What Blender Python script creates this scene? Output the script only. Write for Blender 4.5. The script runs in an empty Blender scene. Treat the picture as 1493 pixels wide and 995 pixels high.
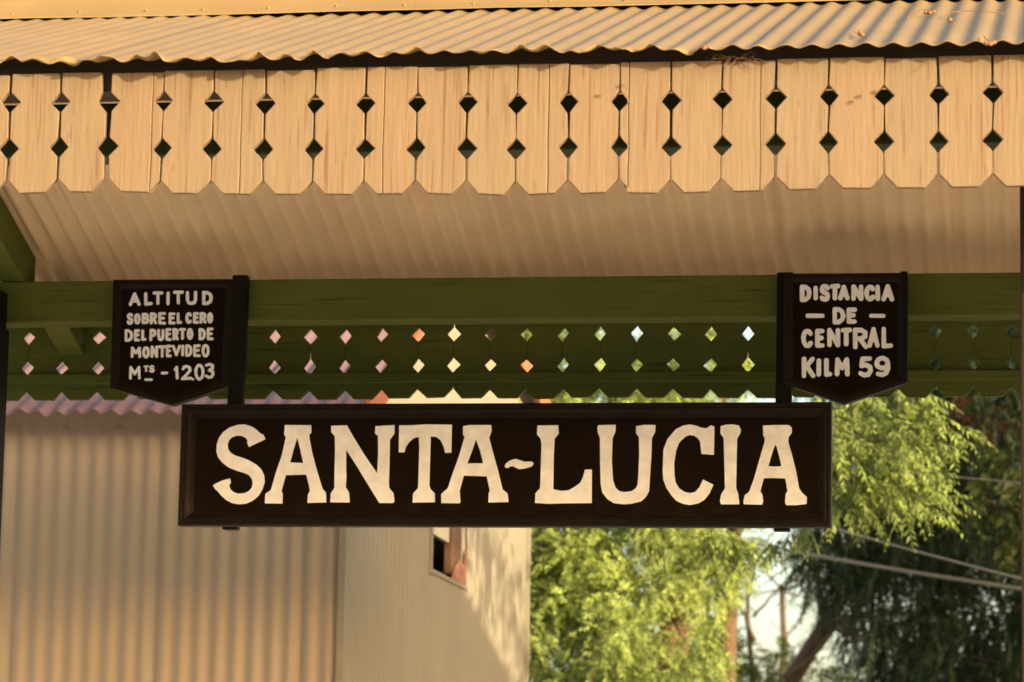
import bpy, bmesh, math, random
import numpy as np
from mathutils import Vector, Matrix
from mathutils.geometry import tessellate_polygon

random.seed(7)
S = bpy.context.scene
COL = S.collection
R_ = math.radians

# ------------------------------------------------------------------ camera
FPX = 4975.0                      # focal length in photograph pixels (1493 wide)
PSI = math.atan(807.5 / FPX)      # the camera looks to the left of the facade's normal
THE = math.atan(788.5 / FPX)      # and upwards
RHO = 0.019                       # slight roll
CAM = Vector((0, 0, 1.6))
Fv = Vector((-math.sin(PSI) * math.cos(THE), math.cos(PSI) * math.cos(THE), math.sin(THE)))
R0 = Vector((math.cos(PSI), math.sin(PSI), 0))
U0 = R0.cross(Fv)
Rv = R0 * math.cos(RHO) + U0 * math.sin(RHO)
Uv = U0 * math.cos(RHO) - R0 * math.sin(RHO)
cam = bpy.data.objects.new('camera', bpy.data.cameras.new('camera'))
COL.objects.link(cam)
cam.matrix_world = Matrix(((Rv.x, Uv.x, -Fv.x, CAM.x), (Rv.y, Uv.y, -Fv.y, CAM.y), (Rv.z, Uv.z, -Fv.z, CAM.z), (0, 0, 0, 1)))
cam.data.sensor_width = 36
cam.data.lens = 36 * FPX / 1493
cam.data.clip_start = 0.1
cam.data.clip_end = 3000
cam.data.dof.use_dof = True
cam.data.dof.focus_distance = 11.9
cam.data.dof.aperture_fstop = 5.0
S.camera = cam

# ------------------------------------------------------------------ light
SUN_AZ, SUN_EL = R_(50), R_(8.6)          # low evening sun behind the camera, from the right
W = bpy.data.worlds.new('World'); S.world = W; W.use_nodes = True
nt = W.node_tree; nt.nodes.clear()
sky = nt.nodes.new('ShaderNodeTexSky'); sky.sky_type = 'NISHITA'; sky.sun_disc = False
sky.sun_elevation = SUN_EL; sky.sun_rotation = math.pi - SUN_AZ
sky.air_density = 0.75; sky.dust_density = 3.0; sky.ozone_density = 0.3
tint = nt.nodes.new('ShaderNodeMix'); tint.data_type = 'RGBA'; tint.blend_type = 'MULTIPLY'
tint.inputs[0].default_value = 1.0; tint.inputs[7].default_value = (1.0, 0.93, 0.84, 1)
bg = nt.nodes.new('ShaderNodeBackground'); bg.inputs[1].default_value = 0.15
wo = nt.nodes.new('ShaderNodeOutputWorld')
nt.links.new(sky.outputs[0], tint.inputs[6]); nt.links.new(tint.outputs[2], bg.inputs[0]); nt.links.new(bg.outputs[0], wo.inputs[0])
sl = bpy.data.lights.new('sun', 'SUN'); sl.energy = 2.6; sl.angle = R_(0.5); sl.color = (1.0, 0.82, 0.54)
sun = bpy.data.objects.new('sun', sl); COL.objects.link(sun)
sd = Vector((math.sin(SUN_AZ) * math.cos(SUN_EL), -math.cos(SUN_AZ) * math.cos(SUN_EL), math.sin(SUN_EL)))
sun.rotation_euler = sd.to_track_quat('Z', 'Y').to_euler(); sun.location = (6, -8, 12)
S.view_settings.view_transform = 'Standard'; S.view_settings.look = 'None'
S.view_settings.exposure = 1.75; S.view_settings.gamma = 1.0; S.view_settings.use_curve_mapping = False

# ------------------------------------------------------------------ helpers
def ray(px, py):
    return Fv + Rv * ((px - 746.5) / FPX) + Uv * ((497.5 - py) / FPX)
def at(px, py, Y):                 # photograph pixel -> point on the upright plane y = Y
    d = ray(px, py); return CAM + d * (Y / d.y)
def atX(px, py, X):                # photograph pixel -> point on the side plane x = X
    d = ray(px, py); return CAM + d * (X / d.x)

def tag(o, label=None, cat=None, group=None, kind=None):
    if label: o['label'] = label
    if cat: o['category'] = cat
    if group: o['group'] = group
    if kind: o['kind'] = kind
    return o
def empty(name, loc, label, cat, group=None):
    o = bpy.data.objects.new(name, None); COL.objects.link(o); o.location = loc; o.empty_display_size = 0.1
    bpy.context.view_layer.update()
    return tag(o, label, cat, group)
def link(name, me, mat, parent=None, smooth=False):
    if mat: me.materials.append(mat)
    if smooth:
        me.polygons.foreach_set('use_smooth', [True] * len(me.polygons))
    o = bpy.data.objects.new(name, me); COL.objects.link(o)
    if parent:
        o.parent = parent
        p = parent; off = Vector((0, 0, 0))
        while p: off += p.location; p = p.parent
        me.transform(Matrix.Translation(-off))
    return o
class MB:
    def __init__(s): s.v = []; s.f = []
    def add(s, vs, fs):
        n = len(s.v); s.v += [tuple(v) for v in vs]; s.f += [tuple(i + n for i in f) for f in fs]; return s
    def box(s, x0, x1, y0, y1, z0, z1):
        return s.add([(x0,y0,z0),(x1,y0,z0),(x1,y1,z0),(x0,y1,z0),(x0,y0,z1),(x1,y0,z1),(x1,y1,z1),(x0,y1,z1)],
                     [(3,2,1,0),(4,5,6,7),(0,1,5,4),(1,2,6,5),(2,3,7,6),(3,0,4,7)])
    def prism(s, pts, y0, y1, holes=()):      # polygon in x,z extruded along y (front at y0)
        loops = [pts] + list(holes)
        flat = [p for l in loops for p in l]
        tris = tessellate_polygon([[Vector((p[0], p[1], 0)) for p in l] for l in loops])
        n = len(flat)
        vs = [(p[0], y0, p[1]) for p in flat] + [(p[0], y1, p[1]) for p in flat]
        fs = []
        for t in tris:
            a, b, c = [Vector((flat[i][0], flat[i][1])) for i in t]
            cr = (b - a).cross(c - a)
            t = tuple(t) if cr > 0 else tuple(reversed(t))
            fs.append(t); fs.append(tuple(i + n for i in reversed(t)))
        o = 0
        for l in loops:
            m = len(l)
            for i in range(m):
                j = (i + 1) % m
                fs.append((o + i, o + j, o + j + n, o + i + n))
            o += m
        return s.add(vs, fs)
    def tube(s, pts, r, k=6):
        pts = [Vector(p) for p in pts]; n = len(pts)
        rs = r if isinstance(r, (list, tuple)) else [r] * n
        vs = []; fs = []
        for i, p in enumerate(pts):
            d = (pts[min(i + 1, n - 1)] - pts[max(i - 1, 0)]).normalized()
            a = d.cross(Vector((0.3, 0.2, 1)) if abs(d.z) < .9 else Vector((1, 0.2, 0))).normalized(); b = d.cross(a)
            for j in range(k):
                t = 2 * math.pi * j / k
                vs.append(p + (a * math.cos(t) + b * math.sin(t)) * rs[i])
        for i in range(n - 1):
            for j in range(k):
                q = (j + 1) % k
                fs.append((i * k + j, i * k + q, (i + 1) * k + q, (i + 1) * k + j))
        fs.append(tuple(range(k - 1, -1, -1))); fs.append(tuple((n - 1) * k + j for j in range(k)))
        return s.add(vs, fs)
    def build(s, name, mat, parent=None, smooth=False, recalc=True):
        me = bpy.data.meshes.new(name); me.from_pydata(s.v, [], s.f)
        if recalc:
            bm = bmesh.new(); bm.from_mesh(me); bmesh.ops.recalc_face_normals(bm, faces=bm.faces); bm.to_mesh(me); bm.free()
        return link(name, me, mat, parent, smooth)
def bevel(o, w=0.004, seg=2):
    m = o.modifiers.new('bevel', 'BEVEL'); m.width = w; m.segments = seg; m.limit_method = 'ANGLE'; m.angle_limit = R_(40)
    return o

# ------------------------------------------------------------------ materials
def mat(name, col, rough=0.6, var=0.12, scale=6.0, stretch=(1, 1, 1), bump=0.0, bscale=None, dirt=None, dirt_col=(.12,.07,.04), dirt_scale=9., spec=0.4, island=0.0, objr=None, streak=None, sstretch=(40, 40, .9), streak_col=(.06, .03, .015)):
    m = bpy.data.materials.new(name); m.use_nodes = True
    t = m.node_tree; N = t.nodes; L = t.links
    p = N['Principled BSDF']; p.inputs['Roughness'].default_value = rough
    p.inputs['Specular IOR Level'].default_value = spec
    tc = N.new('ShaderNodeTexCoord'); mp = N.new('ShaderNodeMapping'); mp.inputs['Scale'].default_value = stretch
    L.new(tc.outputs['Object'], mp.inputs[0])
    nz = N.new('ShaderNodeTexNoise'); nz.inputs['Scale'].default_value = scale; nz.inputs['Detail'].default_value = 6; nz.inputs['Roughness'].default_value = 0.62
    L.new(mp.outputs[0], nz.inputs['Vector'])
    mr = N.new('ShaderNodeMapRange'); mr.inputs[1].default_value = 0.3; mr.inputs[2].default_value = 0.7
    mr.inputs[3].default_value = 1 - var; mr.inputs[4].default_value = 1 + var
    L.new(nz.outputs['Fac'], mr.inputs[0])
    mul = N.new('ShaderNodeMix'); mul.data_type = 'RGBA'; mul.blend_type = 'MULTIPLY'; mul.inputs[0].default_value = 1
    mul.inputs[6].default_value = (*col, 1); L.new(mr.outputs[0], mul.inputs[7])
    out = mul.outputs[2]
    if island:
        g = N.new('ShaderNodeNewGeometry'); mi = N.new('ShaderNodeMapRange'); mi.inputs[3].default_value = 1 - island; mi.inputs[4].default_value = 1 + island
        L.new(g.outputs['Random Per Island'], mi.inputs[0])
        m2 = N.new('ShaderNodeMix'); m2.data_type = 'RGBA'; m2.blend_type = 'MULTIPLY'; m2.inputs[0].default_value = 1
        L.new(out, m2.inputs[6]); L.new(mi.outputs[0], m2.inputs[7]); out = m2.outputs[2]
    if objr:
        oi = N.new('ShaderNodeObjectInfo'); cr = N.new('ShaderNodeMix'); cr.data_type = 'RGBA'
        cr.inputs[6].default_value = (1 + objr, 1 - objr * .3, 1 - objr, 1); cr.inputs[7].default_value = (1 - objr, 1 + objr * .3, 1 + objr * .4, 1)
        L.new(oi.outputs['Random'], cr.inputs[0])
        m4 = N.new('ShaderNodeMix'); m4.data_type = 'RGBA'; m4.blend_type = 'MULTIPLY'; m4.inputs[0].default_value = 1
        L.new(out, m4.inputs[6]); L.new(cr.outputs[2], m4.inputs[7]); out = m4.outputs[2]
    if streak:
        mp2 = N.new('ShaderNodeMapping'); mp2.inputs['Scale'].default_value = sstretch
        L.new(tc.outputs['Object'], mp2.inputs[0])
        n3 = N.new('ShaderNodeTexNoise'); n3.inputs['Scale'].default_value = 2.2; n3.inputs['Detail'].default_value = 4; n3.inputs['Roughness'].default_value = 0.55
        L.new(mp2.outputs[0], n3.inputs['Vector'])
        r3 = N.new('ShaderNodeMapRange'); r3.inputs[1].default_value = streak; r3.inputs[2].default_value = streak + 0.08; r3.inputs[4].default_value = 0.75
        L.new(n3.outputs['Fac'], r3.inputs[0])
        m5 = N.new('ShaderNodeMix'); m5.data_type = 'RGBA'; m5.inputs[7].default_value = (*streak_col, 1)
        L.new(r3.outputs[0], m5.inputs[0]); L.new(out, m5.inputs[6]); out = m5.outputs[2]
    if dirt:
        n2 = N.new('ShaderNodeTexNoise'); n2.inputs['Scale'].default_value = dirt_scale; n2.inputs['Detail'].default_value = 8; n2.inputs['Roughness'].default_value = 0.7
        L.new(mp.outputs[0], n2.inputs['Vector'])
        r2 = N.new('ShaderNodeMapRange'); r2.inputs[1].default_value = dirt; r2.inputs[2].default_value = dirt + 0.09
        L.new(n2.outputs['Fac'], r2.inputs[0])
        m3 = N.new('ShaderNodeMix'); m3.data_type = 'RGBA'; m3.inputs[7].default_value = (*dirt_col, 1)
        L.new(r2.outputs[0], m3.inputs[0]); L.new(out, m3.inputs[6]); out = m3.outputs[2]
    L.new(out, p.inputs['Base Color'])
    if bump:
        nb = N.new('ShaderNodeTexNoise'); nb.inputs['Scale'].default_value = bscale or scale * 4; nb.inputs['Detail'].default_value = 5
        L.new(mp.outputs[0], nb.inputs['Vector'])
        b = N.new('ShaderNodeBump'); b.inputs['Strength'].default_value = bump; b.inputs['Distance'].default_value = 0.01
        L.new(nb.outputs['Fac'], b.inputs['Height']); L.new(b.outputs[0], p.inputs['Normal'])
    return m
def leafmat(name, col, island=0.35, trans=0.35, var=0.25, scale=1.2):
    m = mat(name, col, rough=0.5, var=var, scale=scale, island=island, spec=0.3)
    t = m.node_tree; N = t.nodes; L = t.links
    p = N['Principled BSDF']; src = p.inputs['Base Color'].links[0].from_socket
    tr = N.new('ShaderNodeBsdfTranslucent'); L.new(src, tr.inputs[0])
    mx = N.new('ShaderNodeMixShader'); mx.inputs[0].default_value = trans
    L.new(p.outputs[0], mx.inputs[1]); L.new(tr.outputs[0], mx.inputs[2]); L.new(mx.outputs[0], N['Material Output'].inputs[0])
    return m
M = dict(
    board=mat('cream_board_paint', (.178, .1225, .068), .6, .09, 5, (9, 9, .7), .2, 10, .59, (.13, .07, .035), 7, objr=.025, streak=.60, streak_col=(.11, .05, .022)),
    roof=mat('cream_roof_paint', (.236, .160, .068), .5, .10, 3, (1, 1, 1), .05, 30, .72, (.36, .17, .09), 13),
    soffit=mat('cream_soffit_paint', (.76, .55, .34), .6, .10, 2.2, (1, 1, 1), .03, 30, .68, (.25, .15, .08), 10),
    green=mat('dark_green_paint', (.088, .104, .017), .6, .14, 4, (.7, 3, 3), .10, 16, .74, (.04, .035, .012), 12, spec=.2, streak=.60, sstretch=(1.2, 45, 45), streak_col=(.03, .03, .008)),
    shaded_green=mat('shaded_green_beam_paint', (.030, .036, .008), .6, .12, 4, (.7, 3, 3), .10, 16, spec=.2),  # darker copy of the green, with the front beam's shade put into the colour
    black=mat('black_sign_paint', (.0085, .0045, .0015), .6, .3, 6, (1, 4, 4), .10, 20, spec=.06),
    iron=mat('black_iron_paint', (.006, .004, .0022), .5, .2, 10, bump=.08, spec=.15),
    letter=mat('cream_lettering_paint', (.88, .86, .83), .6, .11, 18, (1, 1, 1), .15, 40),
    frame=mat('brown_black_frame_paint', (.010, .0058, .002), .5, .3, 7, (1, 4, 4), .10, 20, spec=.16),
    post=mat('dark_post_paint', (.03, .018, .010), .5, .2, 6, bump=.1),
    wall=mat('cream_corrugated_wall', (.335, .262, .182), .55, .09, 1.3, (1, 1, .5), .03, 20, .71, (.20, .13, .075), 16),
    sidewall=mat('pale_corrugated_wall', (.235, .207, .148), .55, .08, 1.3, (1, 1, .5), .03, 20, .72, (.25, .14, .07), 12),
    redroof=mat('faded_red_roof_paint', (.20, .122, .126), .5, .18, 3, bump=.05, dirt=.66, dirt_col=(.2, .11, .10)),
    barge=mat('orange_red_bargeboard', (.42, .13, .055), .6, .15, 5, bump=.1),
    rust=mat('rusty_tin', (.21, .095, .055), .8, .35, 22, bump=.3),
    timber=mat('bare_brown_timber', (.11, .055, .026), .75, .25, 6, (6, 6, .6), .3),
    inside=mat('shade_dark_shed_interior', (.02, .016, .012), .9, .2, 3),  # near-black colour stands in for the darkness of the closed shed
    ground=mat('pale_gravel_platform', (.51, .49, .45), .9, .18, 3, bump=.3, bscale=60),
    bark=mat('brown_bark', (.135, .08, .043), .85, .35, 7, (3, 3, .6), .6),
    bark2=mat('dark_bark', (.09, .055, .03), .9, .3, 7, (3, 3, .6), .6),
    cable=mat('weathered_cable', (.32, .25, .17), .6, .1, 4),
    twig=mat('dry_twig', (.20, .10, .05), .8, .2, 20),
    leaf_sun=leafmat('lime_leaves', (.26, .325, .08), trans=.25, island=.45),
    leaf_near=leafmat('bright_feather_leaves', (.185, .24, .055), trans=.25, island=.45),
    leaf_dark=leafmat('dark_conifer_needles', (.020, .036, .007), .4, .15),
    leaf_mid=leafmat('mid_green_leaves', (.10, .125, .022)),
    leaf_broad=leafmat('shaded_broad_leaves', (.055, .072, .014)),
    leaf_dead=leafmat('dead_brown_needles', (.16, .06, .025)),
    leaf_pale=leafmat('pale_grey_green_leaves', (.13, .14, .05)),
)

# ------------------------------------------------------------------ ground
g = MB().add([(-400, -400, 0), (400, -400, 0), (400, 900, 0), (-400, 900, 0)], [(0, 1, 2, 3)]).build('ground', M['ground'])
tag(g, 'pale gravel ground of the station yard', 'ground', kind='structure')

# ------------------------------------------------------------------ platform canopy
D1, D2 = 9.531, 13.525            # front and back valance planes
TS = 0.325                        # roof slope
YE, YR = 9.430, 11.53             # front eave, ridge
ZE = 3.957
ZR = ZE + TS * (YR - YE)
XL, XRT = -6.2, 11.0
canopy = empty('platform_canopy', (-1.5, 11.5, 0), 'long platform canopy with cream corrugated gable roof, diamond-cut board valances and dark green beams', 'canopy')

def corrugated(x0, x1, fn, rows, pitch, amp, per=8, jag=None, seed=1):
    # sheet with ribs running along parameter v; fn(v) -> (Y, Z), ribs raise along the normal
    n = int((x1 - x0) / pitch * per) + 1
    xs = x0 + np.arange(n) * pitch / per
    rng = np.random.default_rng(seed)
    rib = np.cos(2 * np.pi * xs / pitch) * amp
    V = np.zeros((rows + 1, n, 3))
    for r in range(rows + 1):
        v = r / rows
        y, z = fn(v)
        y2, z2 = fn(min(1, v + .01)); y1, z1 = fn(max(0, v - .01))
        ny, nz = -(z2 - z1), (y2 - y1); l = math.hypot(ny, nz) or 1; ny /= l; nz /= l
        V[r, :, 0] = xs; V[r, :, 1] = y + rib * ny; V[r, :, 2] = z + rib * nz
    if jag is not None:
        jag(V, xs, rng)
    idx = np.arange((rows + 1) * n).reshape(rows + 1, n)
    q = np.stack([idx[:-1, :-1], idx[:-1, 1:], idx[1:, 1:], idx[1:, :-1]], -1).reshape(-1, 4)
    me = bpy.data.meshes.new('sheet'); me.from_pydata(V.reshape(-1, 3).tolist(), [], q.tolist())
    return me
def smooth_noise(xs, rng, wl, a):
    n = int((xs[-1] - xs[0]) / wl) + 3
    return np.interp((xs - xs[0]) / wl, np.arange(n), rng.normal(0, a, n))
def jag_eave(V, xs, rng):
    # bent and torn lower edge of old sheets, every sheet ten ribs wide sits a little differently
    sheet = np.floor((xs + 20) / 0.66).astype(int); off = rng.normal(0, .006, sheet.max() + 2)[sheet]
    sm = smooth_noise(xs, rng, .05, .007); s2 = smooth_noise(xs, rng, .30, .006)
    left = np.clip((-0.75 - xs) / .4, 0, 1) * .8 + .2
    V[0, :, 2] += (sm + s2) * left + off * .6 + smooth_noise(xs, rng, .022, .0045) * left; V[0, :, 1] += (smooth_noise(xs, rng, .06, .014) + smooth_noise(xs, rng, .02, .007)) * left + off * 1.5
    V[1, :, 2] += (sm * .4 + s2 * .6) * left + off * .6; V[2, :, 2] += s2 * .3 * left + off * .5
    V[3:, :, 2] += off * .4
def rowdist(v): return v * .06 if v < .05 else v
front = lambda v: (YE + (YR - YE) * (v ** 1.6), ZE + TS * (YR - YE) * (v ** 1.6))
me = corrugated(XL, XRT, front, 16, .0762, .0058, 8, jag_eave, 5)
o = link('roof_sheet', me, M['roof'], canopy, True)
sm = o.modifiers.new('thickness', 'SOLIDIFY'); sm.thickness = .0016
YB2 = 2 * YR - YE
def jag_back(V, xs, rng):
    sheet = np.floor((xs + 20.2) / 0.66).astype(int); off = rng.normal(0, .007, sheet.max() + 2)[sheet]
    V[:, :, 2] += off + smooth_noise(xs, rng, .5, .002)
back = lambda v: (YR + (YB2 - YR) * v, ZR - TS * (YB2 - YR) * v)
me = corrugated(XL, XRT, back, 14, .0762, .0125, 8, jag_back, 9)
o = link('roof_sheet', me, M['soffit'], canopy, True); sm = o.modifiers.new('thickness', 'SOLIDIFY'); sm.thickness = .0016
# ridge cap: a flat lipped flashing with a raised roll
prof = [(YR - .150, ZR - .150 * TS + .0088), (YR - .146, ZR - .146 * TS + .014), (YR - .09, ZR - .09 * TS + .030), (YR - .065, ZR + .045), (YR - .045, ZR + .075), (YR, ZR + .095), (YR + .045, ZR + .075), (YR + .065, ZR + .045), (YR + .150, ZR - .150 * TS + .0125)]
nx = 60; vs = []; fs = []
for i in range(nx + 1):
    x = XL + (XRT - XL) * i / nx
    dz = random.gauss(0, .0015)
    for j, (y, z) in enumerate(prof): vs.append((x, y + (random.gauss(0, .003) if j < 2 else 0), z + dz * (1 if j < 3 else .5)))
k = len(prof)
for i in range(nx):
    for j in range(k - 1): fs.append((i * k + j, (i + 1) * k + j, (i + 1) * k + j + 1, i * k + j + 1))
cap = MB().add(vs, fs).build('ridge_cap', M['roof'], canopy, True)
sm = cap.modifiers.new('thickness', 'SOLIDIFY'); sm.thickness = .002
for i in range(28):
    b = MB()
    x = -4.2 + i * .245 + random.uniform(-.03, .03)
    y = YR - .115; z = ZR - .115 * TS + .027
    b.add([(x - .0045, y, z - .004), (x + .0045, y, z - .004), (x + .0045, y + .003, z + .005), (x - .0045, y + .003, z + .005), (x, y - .005, z + .002)], [(0, 1, 4), (1, 2, 4), (2, 3, 4), (3, 0, 4)])
    b.build('roofing_screw', M['roof'], cap)

# beams, rails, rafters
for (ya, yb, mt) in ((13.075, 13.205, 'green'), (9.975, 10.105, 'shaded_green')):
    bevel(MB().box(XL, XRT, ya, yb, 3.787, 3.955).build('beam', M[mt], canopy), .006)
bevel(MB().box(XL, XRT, YR - .06, YR + .06, ZR - .30, ZR - .03).build('ridge_beam', M['post'], canopy), .006)
def rafter(xc, w=.105, dx=0):
    zf = lambda y: ZE + TS * (y - YE) - .016
    zb = lambda y: ZR - TS * (y - YR) - .016
    a0, a1 = D1 + .09, YR - .061; b0, b1 = YR + .061, D2 - .03
    A = [(a0, zf(a0) - .05), (9.97, 3.957), (10.11, 3.957), (a1, zf(a1) - .17), (a1, zf(a1)), (a0, zf(a0))]
    B = [(b0, zb(b0) - .17), (13.07, 3.957), (13.21, 3.957), (13.21, zb(13.21)), (b0, zb(b0))]
    mb = MB()
    T = [(13.213, zb(13.213) - .265), (b1, zb(b1) - .265), (b1, 3.93), (13.213, 3.93)]
    for P, ox in ((A, 0), (B, 0), (T, dx)):
        q = MB(); q.prism(P, xc + ox - w / 2, xc + ox + w / 2); mb.add([(x, y, z) for y, x, z in q.v], q.f)
    return bevel(mb.build('rafter', M['green'], canopy), .004)
rafter(-4.17, .105, .135)
for xc in (0.35, 4.5, 8.6): rafter(xc)
# posts
xr = at(1490, 600, 10.35).x
bevel(MB().box(xr - .003, xr + .11, 10.3, 10.41, 0, 3.92).build('post', M['post'], canopy), .01)
pl0, pl1 = at(8, 500, 13.0), at(-2, 990, 13.0)
mb = MB().box(pl0.x - .16, pl0.x - .006, 12.93, 13.07, 0, at(8, 478, 13).z).box(pl0.x - .15, pl0.x - .018, 12.94, 13.065, at(8, 478, 13).z, at(8, 424, 13).z)
bevel(mb.build('post', M['iron'], canopy), .006)
for x in (4.6, 8.7): [bevel(q.build('post', M['post'], canopy), .01) for q in (MB().box(x - .06, x + .06, 10.3, 10.41, 0, 3.92), MB().box(x - .06, x + .06, 13.08, 13.2, 0, 3.786))]

# valance boards
def board_outline(xl, xr, ztop, zu_l, zu_r, zl_l, zl_r, dw, dh, wob):
    # half diamonds cut out of both edges at two heights, lower corners chamfered
    j = lambda a=.0022: random.uniform(-a, a) * wob
    zbl, zbr = zl_l - .134, zl_r - .134
    left = [(xl + j(), ztop), (xl + j(), zu_l + dh), (xl + dw + j(), zu_l + j()), (xl + j(), zu_l - dh), (xl + j(), zl_l + dh), (xl + dw + j(), zl_l + j()), (xl + j(), zl_l - dh), (xl + j(), zbl + .038), (xl + .036 + j(), zbl + j(.001))]
    right = [(xr + j(), ztop), (xr + j(), zu_r + dh), (xr - dw + j(), zu_r + j()), (xr + j(), zu_r - dh), (xr + j(), zl_r + dh), (xr - dw + j(), zl_r + j()), (xr + j(), zl_r - dh), (xr + j(), zbr + .038), (xr - .036 + j(), zbr + j(.001))]
    return left, right
UP = [(-64,149),(12,149),(88,149),(162,149),(239,148),(311,148),(386,151),(459,151),(532,151),(607,150),(681,149),(753.5,151),(829,149),(904,147),(979,146),(1053.5,144),(1131.5,143),(1208.5,139.5),(1289,139),(1368,137),(1448.5,135),(1529,133)]
LO = [(-62,217),(13,217),(86,215),(158,214),(235,217),(309,217),(384,217),(457,217),(532,217),(607,216),(680,216),(752,217),(827.5,215),(902,213),(976.5,214),(1051.5,212),(1130,210),(1207.5,207.5),(1288,206.5),(1367,205.5),(1446,204),(1526,202)]
fv = MB().box(XL, XRT, D1 + .045, D1 + .085, 3.895, 3.965).build('valance', M['post'], canopy)
tag(fv, 'cream front valance of boards cut with diamonds')
GW = {3: (.022, .006), 1: (.006, .010), 2: (.009, .006), 16: (.006, .009)}
SPLIT = {3: .80, 5: .55, 8: .36, 11: .62, 13: .18, 14: .0, 15: .72}
xs_ = [(at(*LO[i], D1).x + at(*UP[i], D1).x) / 2 for i in range(len(LO))]
zu = [at(*UP[i], D1).z for i in range(len(LO))]; zl = [at(*LO[i], D1).z for i in range(len(LO))]
zu = [.6 * a + .4 * 3.836 for a in zu] if False else zu
for i in range(len(LO) - 1):
    gl = GW.get(i, (.005, .005)); gr = GW.get(i + 1, (.005, .005))
    ztop = at(750, 96, D1).z + (.004 if i % 3 else 0)
    dz = .134
    l, r = board_outline(xs_[i] + gl[1] / 2 , xs_[i + 1] - gr[0] / 2 + (.0 if i != 2 else -.004), ztop, zu[i], zu[i + 1], zl[i], zl[i + 1], .0265 + random.uniform(-.002, .002), .030 + random.uniform(-.002, .002), 1)
    if i == 2:   # the wide gap at the top of this joint
        r[0] = (r[0][0] - .016, r[0][1]); r[1] = (r[1][0] - .014, r[1][1])
    yo = random.uniform(-.003, .003)
    mb = MB(); sp = SPLIT.get(i, 0)
    if sp:
        xm = xs_[i] + (xs_[i + 1] - xs_[i]) * sp; w = .0011
        mid = [(xm + random.uniform(-.0012, .0012), ztop + (l[-1][1] - ztop) * q / 6) for q in range(7)]
        zb = (l[-1][1] + r[-1][1]) / 2
        mid[-1] = (mid[-1][0], zb)
        mb.prism(l + [(x - w, z) for x, z in reversed(mid)], D1 + yo, D1 + yo + .022)
        mb.prism([(x + w, z) for x, z in mid] + list(reversed(r)), D1 + yo + random.uniform(-.001, .002), D1 + yo + .022)
    else:
        mb.prism(l + list(reversed(r)), D1 + yo, D1 + yo + .022)
    o = bevel(mb.build('valance_board', M['board'], fv), .0016, 1)
# off-frame continuation of the same row
def plain_boards(mb, x0, x1, y0, zt, zub, zlb):
    x = x0
    while x + .15 < x1:
        l, r = board_outline(x + .0025, x + .1475, zt, zub, zub, zlb, zlb, .0265, .030, .6)
        mb.prism(l + list(reversed(r)), y0, y0 + .022); x += .15
mb = MB(); plain_boards(mb, xs_[-1] + .003, XRT, D1, 3.958, 3.842, 3.705); plain_boards(mb, xs_[0] - .15 * 20, xs_[0] - .002, D1, 3.958, 3.835, 3.697)
mb.build('valance_board', M['board'], fv)
# back valance, seen from inside
xb0 = at(399, 533, D2).x
bvm = MB().box(XL, XRT, D2 - .028, D2 - .001, 3.600, 3.640).box(XL, XRT, D2 - .028, D2 - .001, 3.885, 3.95)
bv = bevel(bvm.build('valance', M['green'], canopy), .003); tag(bv, 'dark green back valance with bright diamond holes')
for k_ in range(-8, 26):
    xa, xb = xb0 + .15 * k_, xb0 + .15 * (k_ + 1)
    j = lambda: random.uniform(-.003, .003)
    gp = .0012 if random.random() < .22 else -.0012
    l, r = board_outline(xa + gp, xb - gp, 3.955, 3.799, 3.799, 3.672, 3.672, .028 + j(), .030 + j(), 1.6)
    dzz = random.uniform(-.003, .003)
    yy = D2 + (k_ % 2) * .004
    bevel(MB().prism([(x, z + dzz) for x, z in l + list(reversed(r))], yy, yy + .022).build('valance_board', M['green'], bv), .0015, 1)
mb = MB(); plain_boards(mb, xb0 + .15 * 26 + .001, XRT, D2, 3.955, 3.799, 3.672); plain_boards(mb, xb0 - .15 * 8 - .15 * 10, xb0 - .15 * 8 - .001, D2, 3.955, 3.799, 3.672)
mb.build('valance_board', M['green'], bv)

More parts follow.
